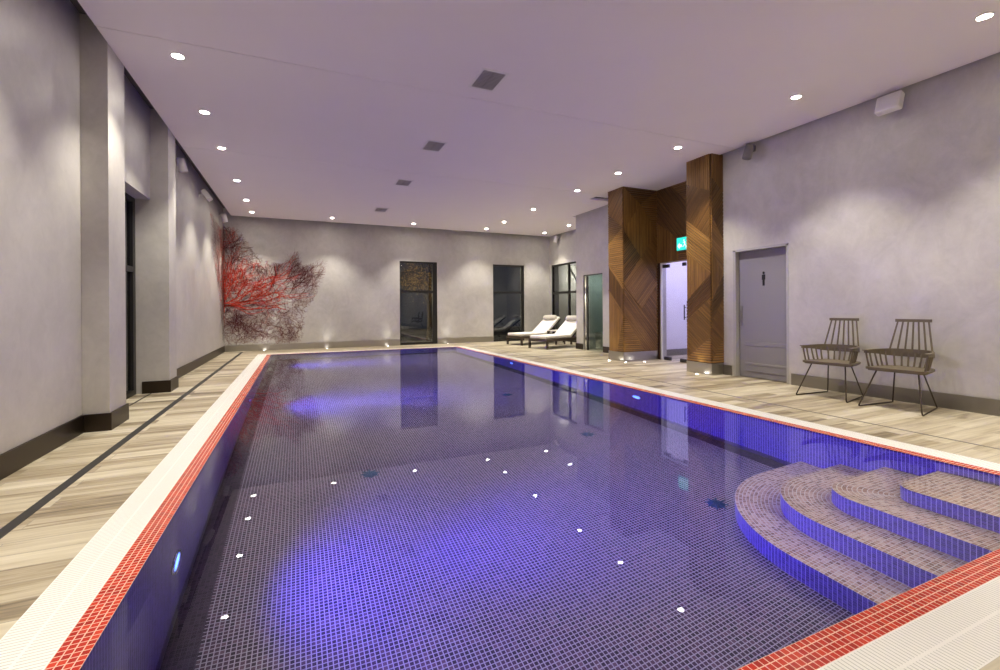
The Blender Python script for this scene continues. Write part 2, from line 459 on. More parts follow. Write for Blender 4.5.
# windows ----------------------------------------------------------
def window(name, axis, plane, a0, a1, z1, rails, mulls, label, stiles=(.05, .05), depth=.07, z0=.0, side=1):
    """axis 'y': pane lies in a plane of constant Y, spans X; axis 'x': constant X, spans Y"""
    r = sroot(name, label, 'window')
    def B(m, u0, u1, zz0, zz1, d0=-depth/2, d1=depth/2):
        if axis == 'y': m.box(u0, u1, plane+d0, plane+d1, zz0, zz1)
        else: m.box(plane+d0, plane+d1, u0, u1, zz0, zz1)
    m = MB()
    B(m, a0, a0+stiles[0], z0, z1); B(m, a1-stiles[1], a1, z0, z1)
    B(m, a0+stiles[0], a1-stiles[1], z1-.06, z1); B(m, a0+stiles[0], a1-stiles[1], z0, z0+.07)
    m.build('window_frame', MT['black'], r)
    for z in rails:
        m = MB(); B(m, a0+stiles[0], a1-stiles[1], z-.035, z+.035); m.build('window_rail', MT['black'], r)
    for u in mulls:
        m = MB(); B(m, u-.03, u+.03, z0+.07, z1-.06, -depth/2-.002, depth/2+.002); m.build('window_mullion', MT['black'], r)
    m = MB(); B(m, a0+stiles[0], a1-stiles[1], z0+.07, z1-.06, -.004, .004); m.build('window_pane', MT['glass'], r)
    return r
window('window_1', 'y', YF+.06, W1[0], W1[1], W1[2], [1.64], [], 'tall black-framed window nearest the middle of the far wall', (.03, .15))
window('window_2', 'y', YF+.06, W2[0], W2[1], W2[2], [1.64], [], 'tall black-framed window beside the far corner, reflecting the loungers', (.03, .08))
window('window_3', 'x', XE+.06, V0, V1, VZ, [1.62], [12.78], 'black-framed window behind the loungers on the end wall', (.06, .05))
window('window_4', 'x', -2.0, 5.76, 7.46, 2.58, [1.64], [], 'tall narrow black window between the two left piers', (.06, .10))
m = MB(); m.box(XL-.3, XL-.28, 5.76, 7.46, 0, 2.6)

# doors ------------------------------------------------------------
d1 = sroot('door_1', 'grey door with a small black figure, left of the two chairs', 'door')
m = MB(); m.box(XR-.004, XR+.3, DY0, DY0+.035, 0, DZ); m.box(XR-.004, XR+.3, DY1-.045, DY1, 0, DZ); m.box(XR-.004, XR+.3, DY0, DY1, DZ-.03, DZ+.005)
m.build('door_frame', MT['door_frame'], d1)
xd = XR+.07
m = MB(); m.bbox(xd, xd+.05, DY0+.04, DY1-.05, .008, DZ-.035, .003, 1)
m.build('door_leaf', MT['door_grey'], d1)
m = MB()
m.bbox(xd-.008, xd+.001, DY0+.06, DY1-.18, .10, .50, .003, 1); m.build('kick_panel', MT['door_grey'], d1)
m = MB(); m.bbox(xd-.012, xd+.001, DY0+.05, DY1-.16, .50, .56, .003, 1); m.bbox(xd-.012, xd+.001, DY0+.05, DY1-.16, .20, .235, .003, 1); m.build('door_rail', MT['door_grey'], d1)
m = MB(); m.bbox(xd-.012, xd+.001, DY1-.11, DY1-.075, .80, 1.12, .004, 1); m.tube([(xd-.035, DY1-.092, .88), (xd-.035, DY1-.092, 1.06)], .008)
m.tube([(xd, DY1-.092, .9), (xd-.035, DY1-.092, .9)], .006); m.tube([(xd, DY1-.092, 1.04), (xd-.035, DY1-.092, 1.04)], .006)
m.build('door_handle', MT['dim_fixture'], d1)
m = MB()     # standing figure pictogram
yc, zc = 4.70, 1.42
Mx = Matrix(((0, 0, 1, xd-.006), (.72, 0, 0, yc), (0, .9, 0, zc), (0, 0, 0, 1)))
m.prism([(.022*math.cos(k*PI/8), .215+.022*math.sin(k*PI/8)) for k in range(16)], 0, .006, Mx)
m.prism([(-.036, .185), (.036, .185), (.036, .10), (.026, .10), (.026, .165), (.022, .165), (.022, 0), (.003, 0), (.003, .09), (-.003, .09), (-.003, 0), (-.022, 0), (-.022, .165), (-.026, .165), (-.026, .10), (-.036, .10)], 0, .006, Mx)
m.build('pictogram', MT['ink'], d1)

# glass door in the timber porch
XD = 7.04
d2 = sroot('door_2', 'glass door with a brightly lit white corridor behind, between the timber pillars', 'door')
m = MB(); m.box(XD-.02, XD+.02, GY1-.05, GY1, 0, GZ); m.box(XD-.02, XD+.02, GY0, GY0+.05, 0, GZ); m.box(XD-.02, XD+.02, GY0+.05, GY1-.05, GZ-.02, GZ)
m.build('door_frame', MT['trimwhite'], d2)
m = MB(); m.bbox(XD-.006, XD+.006, 6.76, GY1-.055, .02, GZ-.03, .002, 1); m.build('door_leaf', MT['glass_clear'], d2)
m = MB(); m.bbox(XD-.006, XD+.006, GY0+.055, 6.74, .02, GZ-.03, .002, 1); m.build('side_panel', MT['glass_clear'], d2)
for y, z in ((7.33, 1.955), (6.84, 1.955), (7.30, .03), (6.86, .03)):
    m = MB(); m.bbox(XD-.022, XD+.022, y-.09 if z < 1 or y > 7 else y-.04, y+.09 if z < 1 or y > 7 else y+.04, z-.028, z+.04, .006, 2); m.build('hinge', MT['dark_metal'], d2)
m = MB(); m.tube([(XD-.05, 6.80, .85), (XD-.05, 6.80, 1.15)], .011); m.tube([(XD, 6.80, .9), (XD-.05, 6.80, .9)], .007); m.tube([(XD, 6.80, 1.1), (XD-.05, 6.80, 1.1)], .007)
m.build('door_handle', MT['dark_metal'], d2)
# corridor behind it
m = MB(); m.box(7.2, 8.9, 8.0, 8.02, 0, 2.6); m.box(7.2, 8.9, 5.36, 5.38, 0, 2.6); m.box(8.9, 8.95, 5.36, 8.02, 0, 2.6); m.box(7.2, 8.95, 5.36, 8.02, 2.6, 2.62)
struct(m.build('wall_corridor', MT['pure']), 'white corridor walls behind the glass door', 'wall')
m = MB(); m.box(8.35, 8.9, 5.36, 8.02, -.12, .002)
struct(m.build('floor_corridor', MT['pure']), 'pale corridor floor behind the glass door', 'floor')
light('corridor_light', 'AREA', (7.95, 6.8, 2.57), 11, (.68, .60, 1), None, (7.95, 6.8, 0), size=1.2)

m = MB(); m.box(8.88, 8.9, 5.4, 8.0, 0, .14); m.box(7.2, 8.88, 7.98, 8.0, 0, .14)
struct(m.build('baseboard_corridor', MT['steel_mid']), 'grey skirting in the lit corridor', 'skirting')
# green glass door in the niche
d3 = sroot('door_3', 'greenish glass door in the plaster wall beside the timber pillar', 'door')
m = MB(); m.box(XB+.02, XB+.06, NY1-.16, NY1-.10, 0, NZ); m.box(XB+.02, XB+.06, NY0, NY0+.02, 0, NZ); m.box(XB+.02, XB+.06, NY0, NY1, NZ-.03, NZ); m.build('door_frame', MT['dark_metal'], d3)
m = MB(); m.bbox(XB+.03, XB+.042, NY0+.02, NY1-.16, .03, NZ-.03, .002, 1); m.build('door_leaf', MT['glass_green'], d3)
m = MB(); m.box(XB+.03, XB+.05, NY1-.10, NY1, 0, NZ); m.build('side_panel', MT['chrome'], d3)
for z in (1.62, 1.3, .3):
    m = MB(); m.bbox(XB+.015, XB+.05, NY1-.19, NY1-.09, z-.04, z+.04, .004, 1); m.build('hinge', MT['dark_metal'], d3)
m = MB(); m.box(XB+.02, XB+.9, NY0-.3, NY0-.28, 0, 2.2); m.box(XB+.2, XB+.9, NY1+.1, NY1+.12, 0, 2.2); m.box(XB+.9, XB+.92, NY0-.3, NY1+.12, 0, 2.2); m.box(XB+.2, XB+.9, NY0-.3, NY1+.12, 2.2, 2.22)
m.box(XB+.45, XB+.9, NY0-.28, NY1+.1, 0, .45)
struct(m.build('wall_niche', MT['sauna']), 'dim green tiled cabin behind the greenish glass', 'wall')
light('cabin_light', 'AREA', (XB+.5, 9.7, 2.15), 2.4, (.9, 1, .94), None, (XB+.5, 9.7001, 0), size=.4)

# ================================================================== POOL
pool = thing('swimming_pool', 'long rectangular indoor pool with purple mosaic, red tile edge and white grating', 'swimming pool', (0, 0, 0))
def quad(m, x0, x1, y0, y1, z, swap=False):
    P = [(x0, y0, z), (x1, y0, z), (x1, y1, z), (x0, y1, z)]
    return m.face(P, [((p[1], p[0]) if swap else (p[0], p[1])) for p in P])
# pool floor, and a band round it with the corner shade painted dark
b = .15
m = MB(); 
X0, X1, Y0, Y1 = PX0+b, PX1-b, PY0+b, PY1-b
m.face([(X0, Y0, ZP), (X1, Y0, ZP), (X1, Y1, ZP), (X0, Y1, ZP)])
m.box(PX0-.2, PX1+.2, PY0-.2, PY1+.2, ZP-.3, ZP-.01)
basin_floor = m.build('basin_floor', MT['pool'], pool)
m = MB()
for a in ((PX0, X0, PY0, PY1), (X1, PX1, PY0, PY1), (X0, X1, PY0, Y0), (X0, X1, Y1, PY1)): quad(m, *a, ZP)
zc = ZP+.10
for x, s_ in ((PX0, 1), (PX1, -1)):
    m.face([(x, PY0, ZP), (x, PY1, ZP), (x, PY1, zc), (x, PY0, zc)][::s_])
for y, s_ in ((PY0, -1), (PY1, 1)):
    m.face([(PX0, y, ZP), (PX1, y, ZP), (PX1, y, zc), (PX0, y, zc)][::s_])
basin_shade_band = m.build('basin_shade_band', MT['shaded_tile'], pool)
m = MB()
m.box(PX0-.1, PX0, PY0-.1, PY1+.1, zc, -.001); m.box(PX1, PX1+.1, PY0-.1, PY1+.1, zc, -.001)
m.box(PX0, PX1, PY0-.1, PY0, zc, -.001); m.box(PX0, PX1, PY1, PY1+.1, zc, -.001)
basin_wall = m.build('basin_wall', MT['poolwall'], pool)
# red border (4 rows of 25 mm tiles) and white grating
def ring(m, i0, i1, z0, z1):
    """frame between basin outline grown by i0 and by i1, mitred, u along the edge, v across"""
    a = [(PX0-i0, PY0-i0), (PX1+i0, PY0-i0), (PX1+i0, PY1+i0), (PX0-i0, PY1+i0)]
    c = [(PX0-i1, PY0-i1), (PX1+i1, PY0-i1), (PX1+i1, PY1+i1), (PX0-i1, PY1+i1)]
    for k in range(4):
        l = (k+1) % 4; al = 0 if k in (0, 2) else 1
        P = [(*a[k], z0), (*a[l], z0), (*c[l], z1), (*c[k], z1)]
        P = P[::-1]
        vv = [i1, i1, i0, i0]
        m.face(P, [(p[al], v_) for p, v_ in zip(P, vv)])
    return m
ring(MB(), 0, .10, 0.001, .001).build('tile_border', MT['red'], pool, label='red mosaic border')
ring(MB(), .10, .30, 0.001, .001).build('overflow_grating', MT['white_grate'], pool, label='white slatted grating')
m = MB()
for a in ((gx0, PX0-.1, gy0, gy1), (PX1+.1, gx1, gy0, gy1), (PX0-.1, PX1+.1, gy0, PY0-.1), (PX0-.1, PX1+.1, PY1+.1, gy1)): m.box(*a, -.1, 0)
m.build('coping_bed', MT['door_frame'], pool)
# steps in the near right corner: concentric rounded corners
def step_outline(x, y, r, n=14):
    """from (x, PY0) up, round the corner, across to (PX1, y)"""
    P = [(x, PY0+(y-r-PY0)*k/6) for k in range(6)]
    P += [(x+r-r*math.cos(k*PI/2/n), y-r+r*math.sin(k*PI/2/n)) for k in range(n+1)]
    P += [(x+r+(PX1-x-r)*k/4, y) for k in range(1, 5)]
    return P
steps = []
SD = [(2.75, 2.68, .85, -.98), (3.03, 2.35, .52, -.73), (3.30, 2.03, .24, -.48), (3.56, 1.71, .13, -.23)]
for k, (x, y, r, z) in enumerate(SD):
    out = step_outline(x, y, r); zb = ZP if k == 0 else SD[k-1][3]
    L = [0]
    for a, c in zip(out, out[1:]): L.append(L[-1]+math.dist(a, c))
    # riser
    st = thing  # noqa
    m = MB()
    for i in range(len(out)-1):
        a, c = out[i], out[i+1]
        m.face([(*a, zb), (*a, z), (*c, z), (*c, zb)][::-1], [(L[i], zb), (L[i], z), (L[i+1], z), (L[i+1], zb)][::-1])
    riser = m.build('step', MT['poolwall'], pool)
    # tread follows the edge in rows
    m = MB()
    wid = .36; rows = int(wid/.025)
    def inset(d):
        rr = max(r-d, .004); return step_outline(x+d, y-d, rr)
    if k < 3:
        o2 = inset(wid)
        for i in range(len(out)-1):
            m.face([(*out[i], z), (*out[i+1], z), (*o2[i+1], z), (*o2[i], z)][::-1], [(L[i], 0), (L[i+1], 0), (L[i+1], wid), (L[i], wid)][::-1])
    else:
        P = [(*p, z) for p in out] + [(PX1, PY0, z)]
        m.face(P[::-1])
    m.build('step_tread', MT['tread'], riser, label='brown mosaic tread')
    steps.append(riser)
# water surface
m = MB(); m.face([(PX0, PY0, ZW), (PX1, PY0, ZW), (PX1, PY1, ZW), (PX0, PY1, ZW)])
water = m.build('water_surface', MT['water'], pool)
# floor drains
for (x, y) in ((.6, 4.36), (3.03, 2.63), (3.03, 4.39), (2.99, 6.52)):
    m = MB(); m.lathe([(0, .012), (.035, .012), (.06, .006), (.065, 0)], (x, y, ZP), 20)
    for k in range(8):
        a = k*PI/4; m.tube([(x+.02*math.cos(a), y+.02*math.sin(a), ZP+.016), (x+.085*math.cos(a), y+.085*math.sin(a), ZP+.008)], .008, 6)
    m.build('floor_drain', MT['drain'], pool)

# underwater lamps
lampnames = {0: 'left', 1: 'right'}
ords = ['nearest', 'second', 'third', 'farthest']
def pool_lamp(side, y, z, label, power):
    x = PX0 if side == 0 else PX1; s_ = 1 if side == 0 else -1
    r = thing('underwater_lamp', label, 'pool lamp', (x, y, z), 0, 'blue lamps in the pool walls')
    Rm = Matrix.Rotation(PI/2*s_, 4, 'Y')
    m = MB(); m.lathe([(.075, 0), (.095, .002), (.098, .012), (.085, .016), (.072, .008)], n=28, M=Rm); m.build('rim', MT['chrome'], r)
    m = MB(); m.lathe([(0, .012), (.04, .011), (.074, .006)], n=28, M=Rm); m.build('lens', MT['lens_pool'], r)
    light('underwater_beam', 'SPOT', (s_*.06, 0, 0), power, POOL_COL, r, (s_*4, 0, .1), spot_size=R(58), spot_blend=1, shadow_soft_size=.06)
    light('underwater_glow', 'SPOT', (s_*.06, 0, 0), power*.30, POOL_COL, r, (s_*4, 0, .1), spot_size=R(125), spot_blend=1, shadow_soft_size=.06)
R = math.radians
pool_lamp(0, 2.98, -.61, 'blue lamp in the left pool wall, nearest the viewer', POOL_POWER)
pool_lamp(0, 7.04, -.62, 'blue lamp in the left pool wall, middle of the three there', POOL_POWER)
pool_lamp(0, 11.2, -.62, 'blue lamp in the left pool wall, nearest the mural', POOL_POWER)
pool_lamp(1, 4.86, -.45, 'pale blue lamp in the right pool wall, in front of the timber pillars', POOL_POWER*.10)
pool_lamp(1, 8.77, -.42, 'pale blue lamp in the right pool wall, in front of the loungers', POOL_POWER*.10)

# ================================================================== TIMBER PORCH
def clip(poly, a, b_, c):      # keep a*x+b*y<=c
    out = []
    for i in range(len(poly)):
        p, q = poly[i-1], poly[i]; dp, dq = a*p[0]+b_*p[1]-c, a*q[0]+b_*q[1]-c
        if dp <= 0 < dq or dq <= 0 < dp:
            t_ = dp/(dp-dq); out.append((p[0]+(q[0]-p[0])*t_, p[1]+(q[1]-p[1])*t_))
        if dq <= 0: out.append(q)
    return out
PITCH = .040
def slats(m, frame, patches, depth=.02, gap=.0125, pitch=PITCH):
    """frame: (origin, udir, vdir(z), normal); patches: (polygon in metres, slat direction angle deg)"""
    o, u, v, n = [Vector(q) for q in frame]
    for pi_, (poly, ang) in enumerate(patches):
        d = Vector((math.cos(R(ang)), math.sin(R(ang)))); nn = Vector((-d.y, d.x))
        ss = [nn.x*p[0]+nn.y*p[1] for p in poly]; k0 = math.floor(min(ss)/pitch); k1 = math.ceil(max(ss)/pitch)
        for k in range(k0, k1):
            q = clip(clip(poly, nn.x, nn.y, (k+1)*pitch-gap), -nn.x, -nn.y, -k*pitch)
            if len(q) < 3: continue
            ar = sum(q[i-1][0]*q[i][1]-q[i][0]*q[i-1][1] for i in range(len(q)))
            if abs(ar) < 1e-5: continue
            if ar < 0: q = q[::-1]
            P = [o+u*a+v*b_ for a, b_ in q]; T_ = [p+n*depth for p in P]
            uv = [((nn.x*a+nn.y*b_)+pi_*9.0, d.x*a+d.y*b_+k*.61) for a, b_ in q]
            m.face(T_, uv)
            for i in range(len(q)):
                j = (i+1) % len(q)
                m.face([P[i], P[j], T_[j], T_[i]], [uv[i], uv[j], uv[j], uv[i]])
def pattern(w_, h0, h1, kind):
    def P(*pts): return [(a*w_, z) for a, z in pts]
    def V(ang): return ang
    if kind == 'A':      # narrow face with the arrow-shaped bands
        return [(P((0, 3.20), (1, 2.98), (1, h1), (0, h1)), 90), (P((0, 2.59), (1, 2.20), (1, 2.98), (0, 3.20)), 50),
                (P((0, 2.02), (1, 1.64), (1, 2.20), (0, 2.59)), -37), (P((0, 1.21), (1, 1.64), (0, 2.02)), 90),
                (P((0, .87), (1, 1.26), (1, 1.64), (0, 1.21)), 38), (P((0, .24), (1, .62), (1, 1.26), (0, .87)), 140),
                (P((0, h0), (1, h0), (1, .62), (0, .24)), 0)]
    if kind == 'B':      # horizontal ribs cut by two diagonal bands
        return [(P((0, 3.10), (1, 2.75), (1, h1), (0, h1)), 50), (P((0, 2.45), (1, 2.75), (0, 3.10)), 0),
                (P((0, 2.05), (1, 1.55), (1, 2.75), (0, 2.45)), 0),
                (P((0, 1.98), (1, 1.48), (1, 1.55), (0, 2.05)), -42), (P((0, 1.50), (1, 1.00), (1, 1.48), (0, 1.98)), 90),
                (P((0, 1.43), (1, .93), (1, 1.00), (0, 1.50)), -42), (P((0, h0), (0.55, h0), (1, .93), (0, 1.43)), 90),
                (P((0.55, h0), (1, h0), (1, .93)), 0)]
    if kind == 'C':      # wide face, chevrons and diamonds
        return [(P((0, 2.7), (.5, 3.25), (0, h1)), 90), (P((0, h1), (.5, 3.25), (1, h1)), 0), (P((1, h1), (.5, 3.25), (1, 2.7)), 0),
                (P((0, 2.7), (.5, 2.15), (1, 2.7), (.5, 3.25)), 90), (P((0, 1.6), (.5, 2.15), (0, 2.7)), 45),
                (P((1, 2.7), (.5, 2.15), (1, 1.6)), -48), (P((0, 1.6), (.5, 1.05), (1, 1.6), (.5, 2.15)), 48),
                (P((0, .95), (.62, h0), (1, h0), (1, 1.6), (.5, 1.05), (0, 1.6)), -48), (P((0, h0), (.62, h0), (0, .95)), 0)]
    if kind == 'D':      # strip beside or above the door
        return [(P((0, h0), (1, h0), (1, h0+(h1-h0)*.4), (0, h0+(h1-h0)*.75)), 90 if w_ < .5 else 0),
                (P((0, h0+(h1-h0)*.75), (1, h0+(h1-h0)*.4), (1, h1), (0, h1)), -48)]
def clad_pillar(label, x0, x1, y0, y1, left_kind, near_kind, label_extra=None):
    r = thing('timber_pillar', label, 'pillar', (x0, y0, 0), 0, 'wood clad pillars')
    m = MB(); m.box(0, x1-x0, 0, y1-y0, 0, HT); core = m.build('core', MT['wood_back'], r)
    m = MB(); slats(m, ((0, y1-y0, 0), (0, -1, 0), (0, 0, 1), (-1, 0, 0)), pattern(y1-y0, .19, HC, left_kind)); m.build('slat_panel', MT['wood'], r)
    m = MB(); slats(m, ((0, 0, 0), (1, 0, 0), (0, 0, 1), (0, -1, 0)), pattern(x1-x0, .19, HC, near_kind)); m.build('slat_panel', MT['wood'], r)
    m = MB(); e = .016; m.box(-e, 0, -e, y1-y0+e, 0, .185); m.box(0, x1-x0, -e, 0, 0, .185); m.build('steel_skirting', MT['steel'], r, label='brushed steel skirting')
    return r
clad_pillar('nearer ribbed timber pillar, between the glass door and the grey door', 6.10, 6.36, 5.37, 5.86, 'A', 'A')
clad_pillar('farther and wider ribbed timber pillar beside the greenish glass door', 6.10, 6.98, 7.54, 8.01, 'B', 'C')
m = MB(); m.box(6.36, 7.06, 5.37, 5.86, 0, HT)
struct(m.build('trim_5', MT['wood_back']), 'dark timber return behind the nearer pillar', 'timber panel')
r = thing('timber_panel', 'dark ribbed timber panel above the lit glass door', 'timber panel', (7.0, GY1+.04, 0))
m = MB(); m.box(0, .055, GY0-GY1-.3, 0, GZ, HT); m.box(0, .055, -.06, 0, 0, GZ); m.build('backing', MT['wood_back'], r)
wp = GY1+.04-5.87
m = MB(); slats(m, ((0, 0, 0), (0, -1, 0), (0, 0, 1), (-1, 0, 0)),
    [([(0, GZ), (wp*.35, GZ), (wp*.35, 2.5), (0, 2.9)], 90), ([(0, 2.9), (wp*.35, 2.5), (wp*.55, GZ+.2), (wp*.55, GZ), (wp*.75, GZ), (wp*.6, 3.0), (wp*.25, HC), (0, HC)], -50),
     ([(wp*.35, GZ), (wp*.55, GZ), (wp*.55, GZ+.2), (wp*.35, 2.5)], 0), ([(wp*.75, GZ), (wp, GZ), (wp, HC), (wp*.25, HC), (wp*.6, 3.0)], 0)])
m.build('slat_panel', MT['wood'], r)

# exit sign (partly behind the nearer pillar)
es = thing('exit_sign', 'small lit green exit sign with white symbols above the glass door', 'exit sign', (6.93, 6.935, 2.22))
m = MB(); m.bbox(0, .035, -.40, 0, 0, .27, .004, 1); m.build('housing', MT['dark_metal'], es)
m = MB(); m.box(-.002, 0, -.39, -.01, .01, .26); m.build('green_face', MT['sign_green'], es)
Mx = Matrix(((0, 0, 1, -.005), (-1, 0, 0, 0), (0, 1, 0, 0), (0, 0, 0, 1)))
m = MB()
m.prism([(.03, .10), (.09, .04), (.09, .075), (.14, .075), (.14, .125), (.09, .125), (.09, .16)], 0, .003, Mx)          # arrow
m.prism([(.20+.014*math.cos(k*PI/6), .20+.014*math.sin(k*PI/6)) for k in range(12)], 0, .003, Mx)                          # runner's head
for a, c, wd in (((.205, .18), (.222, .12), .02), ((.222, .12), (.19, .085), .013), ((.19, .085), (.16, .08), .011), ((.222, .12), (.25, .09), .013), ((.25, .09), (.245, .045), .011), ((.205, .17), (.175, .15), .009), ((.208, .17), (.24, .155), .009)):
    dx, dy = c[0]-a[0], c[1]-a[1]; l_ = math.hypot(dx, dy); nx, ny = -dy/l_*wd/2, dx/l_*wd/2
    m.prism([(a[0]-nx, a[1]-ny), (c[0]-nx, c[1]-ny), (c[0]+nx, c[1]+ny), (a[0]+nx, a[1]+ny)], 0, .003, Mx)
m.prism([(.28, .04), (.36, .04), (.36, .23), (.28, .23)], 0, .003, Mx)
m.build('symbols', MT['sign_white'], es, label='white running figure, arrow and doorway')

# ================================================================== CHAIRS
def make_chair():
    r = thing('spindle_chair', '', 'chair', (0, 0, 0), 0, 'spindle-back chairs by the right wall')
    # seat: front at -x
    P = []
    def corner(cx, cy_, rr, a0, a1, n=6):
        for k in range(n+1):
            a = R(a0+(a1-a0)*k/n); P.append((cx+rr*math.cos(a), cy_+rr*math.sin(a)))
    corner(-.125, -.225, .045, 180, 270); corner(.15, -.10, .12, 285, 345); corner(.15, .10, .12, 15, 75); corner(-.125, .225, .045, 90, 180)
    m = MB(); m.prism(P, .408, .432); m.prism([(x*.93-.006, y*.93) for x, y in P], .396, .408); m.build('seat', MT['chair'], r)
    # low bow: arms and back
    bow = [(-.15, .27), (-.09, .268), (-.01, .258), (.07, .242), (.14, .215), (.20, .175), (.235, .12), (.252, .06), (.255, 0)]
    bow = bow+[(x, -y) for x, y in bow[-2::-1]]
    hs = [.034, .038, .045, .055, .07, .08, .085, .085, .085]; hs = hs+hs[-2::-1]
    m = MB(); m.band([(x, y, .60-(h-.03)*.35) for (x, y), h in zip(bow, hs)], hs, .018)
    for s_ in (1, -1): m.bbox(-.17, -.09, s_*.270-.02, s_*.270+.02, .606, .618, .005, 1)
    m.build('arm_bow', MT['chair'], r)
    low = [(-.125, .268), (-.06, .262), (.02, .250), (.09, .232), (.15, .205), (.215, .150), (.245, .09), (.255, .03)]
    low = low+[(x, -y) for x, y in low[::-1]]
    for x, y in low:
        bx, by = (x*.85, y*.86) if x > .0 else (x*.97, y*.9)
        m = MB(); m.tube([(bx, by, .43), ((bx+x)/2, (by+y)/2, .50), (x, y, .59)], [.011, .009, .010], 8); m.build('spindle', MT['chair'], r)
    cx0, cz = .288, .925
    for k in range(7):
        f = (k-3)/3; x0_ = .252-.05*f*f; y0_ = .19*f
        m = MB(); m.tube([(x0_, y0_, .58), (cx0-.012*f*f, 135e-3*f, cz)], [.0095, .0085], 8); m.build('back_spindle', MT['chair'], r)
    m = MB(); m.band([(cx0+.014-.03*(f/8)**2, .157*f/8, cz+.012) for f in range(-8, 9)], .032, .02); m.build('top_rail', MT['chair'], r)
    for s_ in (1, -1):
        m = MB(); y1_ = .20*s_; y2_ = .272*s_; y3_ = .192*s_
        pts = [(-.10, y1_*.9, .40), (-.272, y2_-.006*s_, .035), (-.278, y2_, .012), (-.26, y2_, .008), (.27, y3_, .008), (.29, y3_, .012), (.284, y3_-.003*s_, .035), (.16, .12*s_, .40)]
        m.tube(pts, .0075, 8); m.build('sled_leg', MT['chair_leg'], r)
    return r
ch = make_chair(); ch.location = (5.945, 3.455, 0); ch.rotation_euler.z = R(5)
ch['label'] = 'brown spindle-back armchair on wire sled legs, the one nearer the grey door'
c2 = copy_tree(ch); c2.location = (5.925, 2.75, 0); c2.rotation_euler.z = R(4)
c2['label'] = 'brown spindle-back armchair on wire sled legs, the one farther from the grey door'

# ================================================================== LOUNGERS
def make_lounger():
    r = thing('sun_lounger', '', 'sun lounger', (0, 0, 0), 0, 'sun loungers in the far corner')
    W = .33
    m = MB()
    for s_ in (1, -1): m.bbox(0, 1.82, s_*W-.025, s_*W+.025, .20, .27, .006, 1)
    m.bbox(0, .05, -W, W, .20, .27, .006, 1); m.bbox(1.77, 1.82, -W, W, .20, .27, .006, 1); m.bbox(1.04, 1.09, -W, W, .20, .26, .004, 1)
    for k in range(9): m.box(.12+k*.11, .17+k*.11, -W, W, .245, .265)
    m.build('frame', MT['lounger'], r)
    for x in (.03, 1.79):
        for s_ in (1, -1):
            m = MB(); m.bbox(x-.027, x+.027, s_*W-.027, s_*W+.027, 0, .205, .004, 1); m.build('leg', MT['lounger'], r)
    hx, hz, a = 1.06, .275, R(38)
    Mb = Matrix.Translation((hx, 0, hz)) @ Matrix.Rotation(-a, 4, 'Y')
    m = MB()
    for s_ in (1, -1): m.bbox(0, .78, s_*(W-.03)-.02, s_*(W-.03)+.02, -.025, .015, .004, 1, Mb)
    for k in range(6): m.bbox(.05+k*.12, .10+k*.12, -W+.04, W-.04, -.012, .006, .002, 1, Mb)
    for s_ in (1, -1): m.tube([Mb @ Vector((.55, s_*.25, -.02)), (1.70, s_*.25, .26)], .012, 6)
    m.build('backrest_frame', MT['lounger'], r)
    m = MB(); m.bbox(.01, 1.06, -W+.01, W-.01, .272, .355, .03, 3)
    m.bbox(-.0, .80, -W+.01, W-.01, .012, .095, .03, 3, Mb); m.build('mattress', MT['cushion'], r)
    m = MB(); prof = [(0, -.27), (.04, -.265), (.062, -.24), (.068, -.1), (.07, 0), (.068, .1), (.062, .24), (.04, .265), (0, .27)]
    Mp = Mb @ Matrix.Translation((.68, 0, .145)) @ Matrix.Rotation(PI/2, 4, 'X') @ Matrix.Diagonal((1.35, .85, 1, 1))
    m.lathe(prof, n=20, M=Mp); m.build('pillow', MT['pillow'], r)
    return r
lo = make_lounger(); lo.location = (5.93, 10.93, 0); lo.rotation_euler.z = R(17)
lo['label'] = 'cream-cushioned sun lounger whose head end is hidden behind the plaster wall edge'
l2 = copy_tree(lo); l2.location = (5.93, 12.42, 0); l2.rotation_euler.z = R(14)
l2['label'] = 'cream-cushioned sun lounger farther back, close to the far wall window'
st = thing('side_table', 'small pale side table between the two sun loungers', 'side table', (7.20, 12.07, 0), R(15))
m = MB(); m.bbox(-.22, .22, -.2, .2, .40, .43, .006, 1); m.build('table_top', MT['table_top'], st)
for sx in (1, -1):
    for sy in (1, -1):
        m = MB(); m.bbox(sx*.19-.018, sx*.19+.018, sy*.17-.018, sy*.17+.018, 0, .40, .003, 1); m.build('leg', MT['lounger'], st)

# ================================================================== CEILING FITTINGS
ordw = ['first', 'second', 'third', 'fourth', 'fifth', 'sixth', 'seventh', 'eighth', 'ninth', 'tenth']
def make_downlight():
    r = thing('downlight', '', 'downlight', (0, 0, 0), 0, 'round ceiling downlights')
    m = MB(); m.lathe([(.046, .004), (.050, -.006), (.060, -.007), (.066, 0)], n=24); m.build('rim', MT['trimwhite'], r)
    m = MB(); m.lathe([(0, -.003), (.03, -.003), (.046, .001)], n=24); m.build('lens', MT['lens'], r)
    light('downlight_beam', 'SPOT', (0, 0, -.02), DOWN_POWER, DOWN_COL, r, (0, 0, -3), spot_size=R(92), spot_blend=.6, shadow_soft_size=.045)
    return r
dl0 = None
def downlight(x, y, label):
    global dl0
    if dl0 is None: dl0 = make_downlight(); o = dl0
    else: o = copy_tree(dl0)
    o.location = (x, y, HC-.002); o['label'] = label; return o
LY = [13.09, 11.71, 10.01, 8.10, 6.71, 5.33, 3.55, 1.9]
for k, y in enumerate(LY): downlight(-1.06, y, 'ceiling downlight in the row along the left wall, %s counted from the far end' % ordw[k])
RY = [11.91, 10.12, 8.15, 6.81, 5.36, 3.52, 1.90]
for k, y in enumerate(RY): downlight(5.40, y, 'ceiling downlight in the row over the right pool edge, %s counted from the far end' % ordw[k])
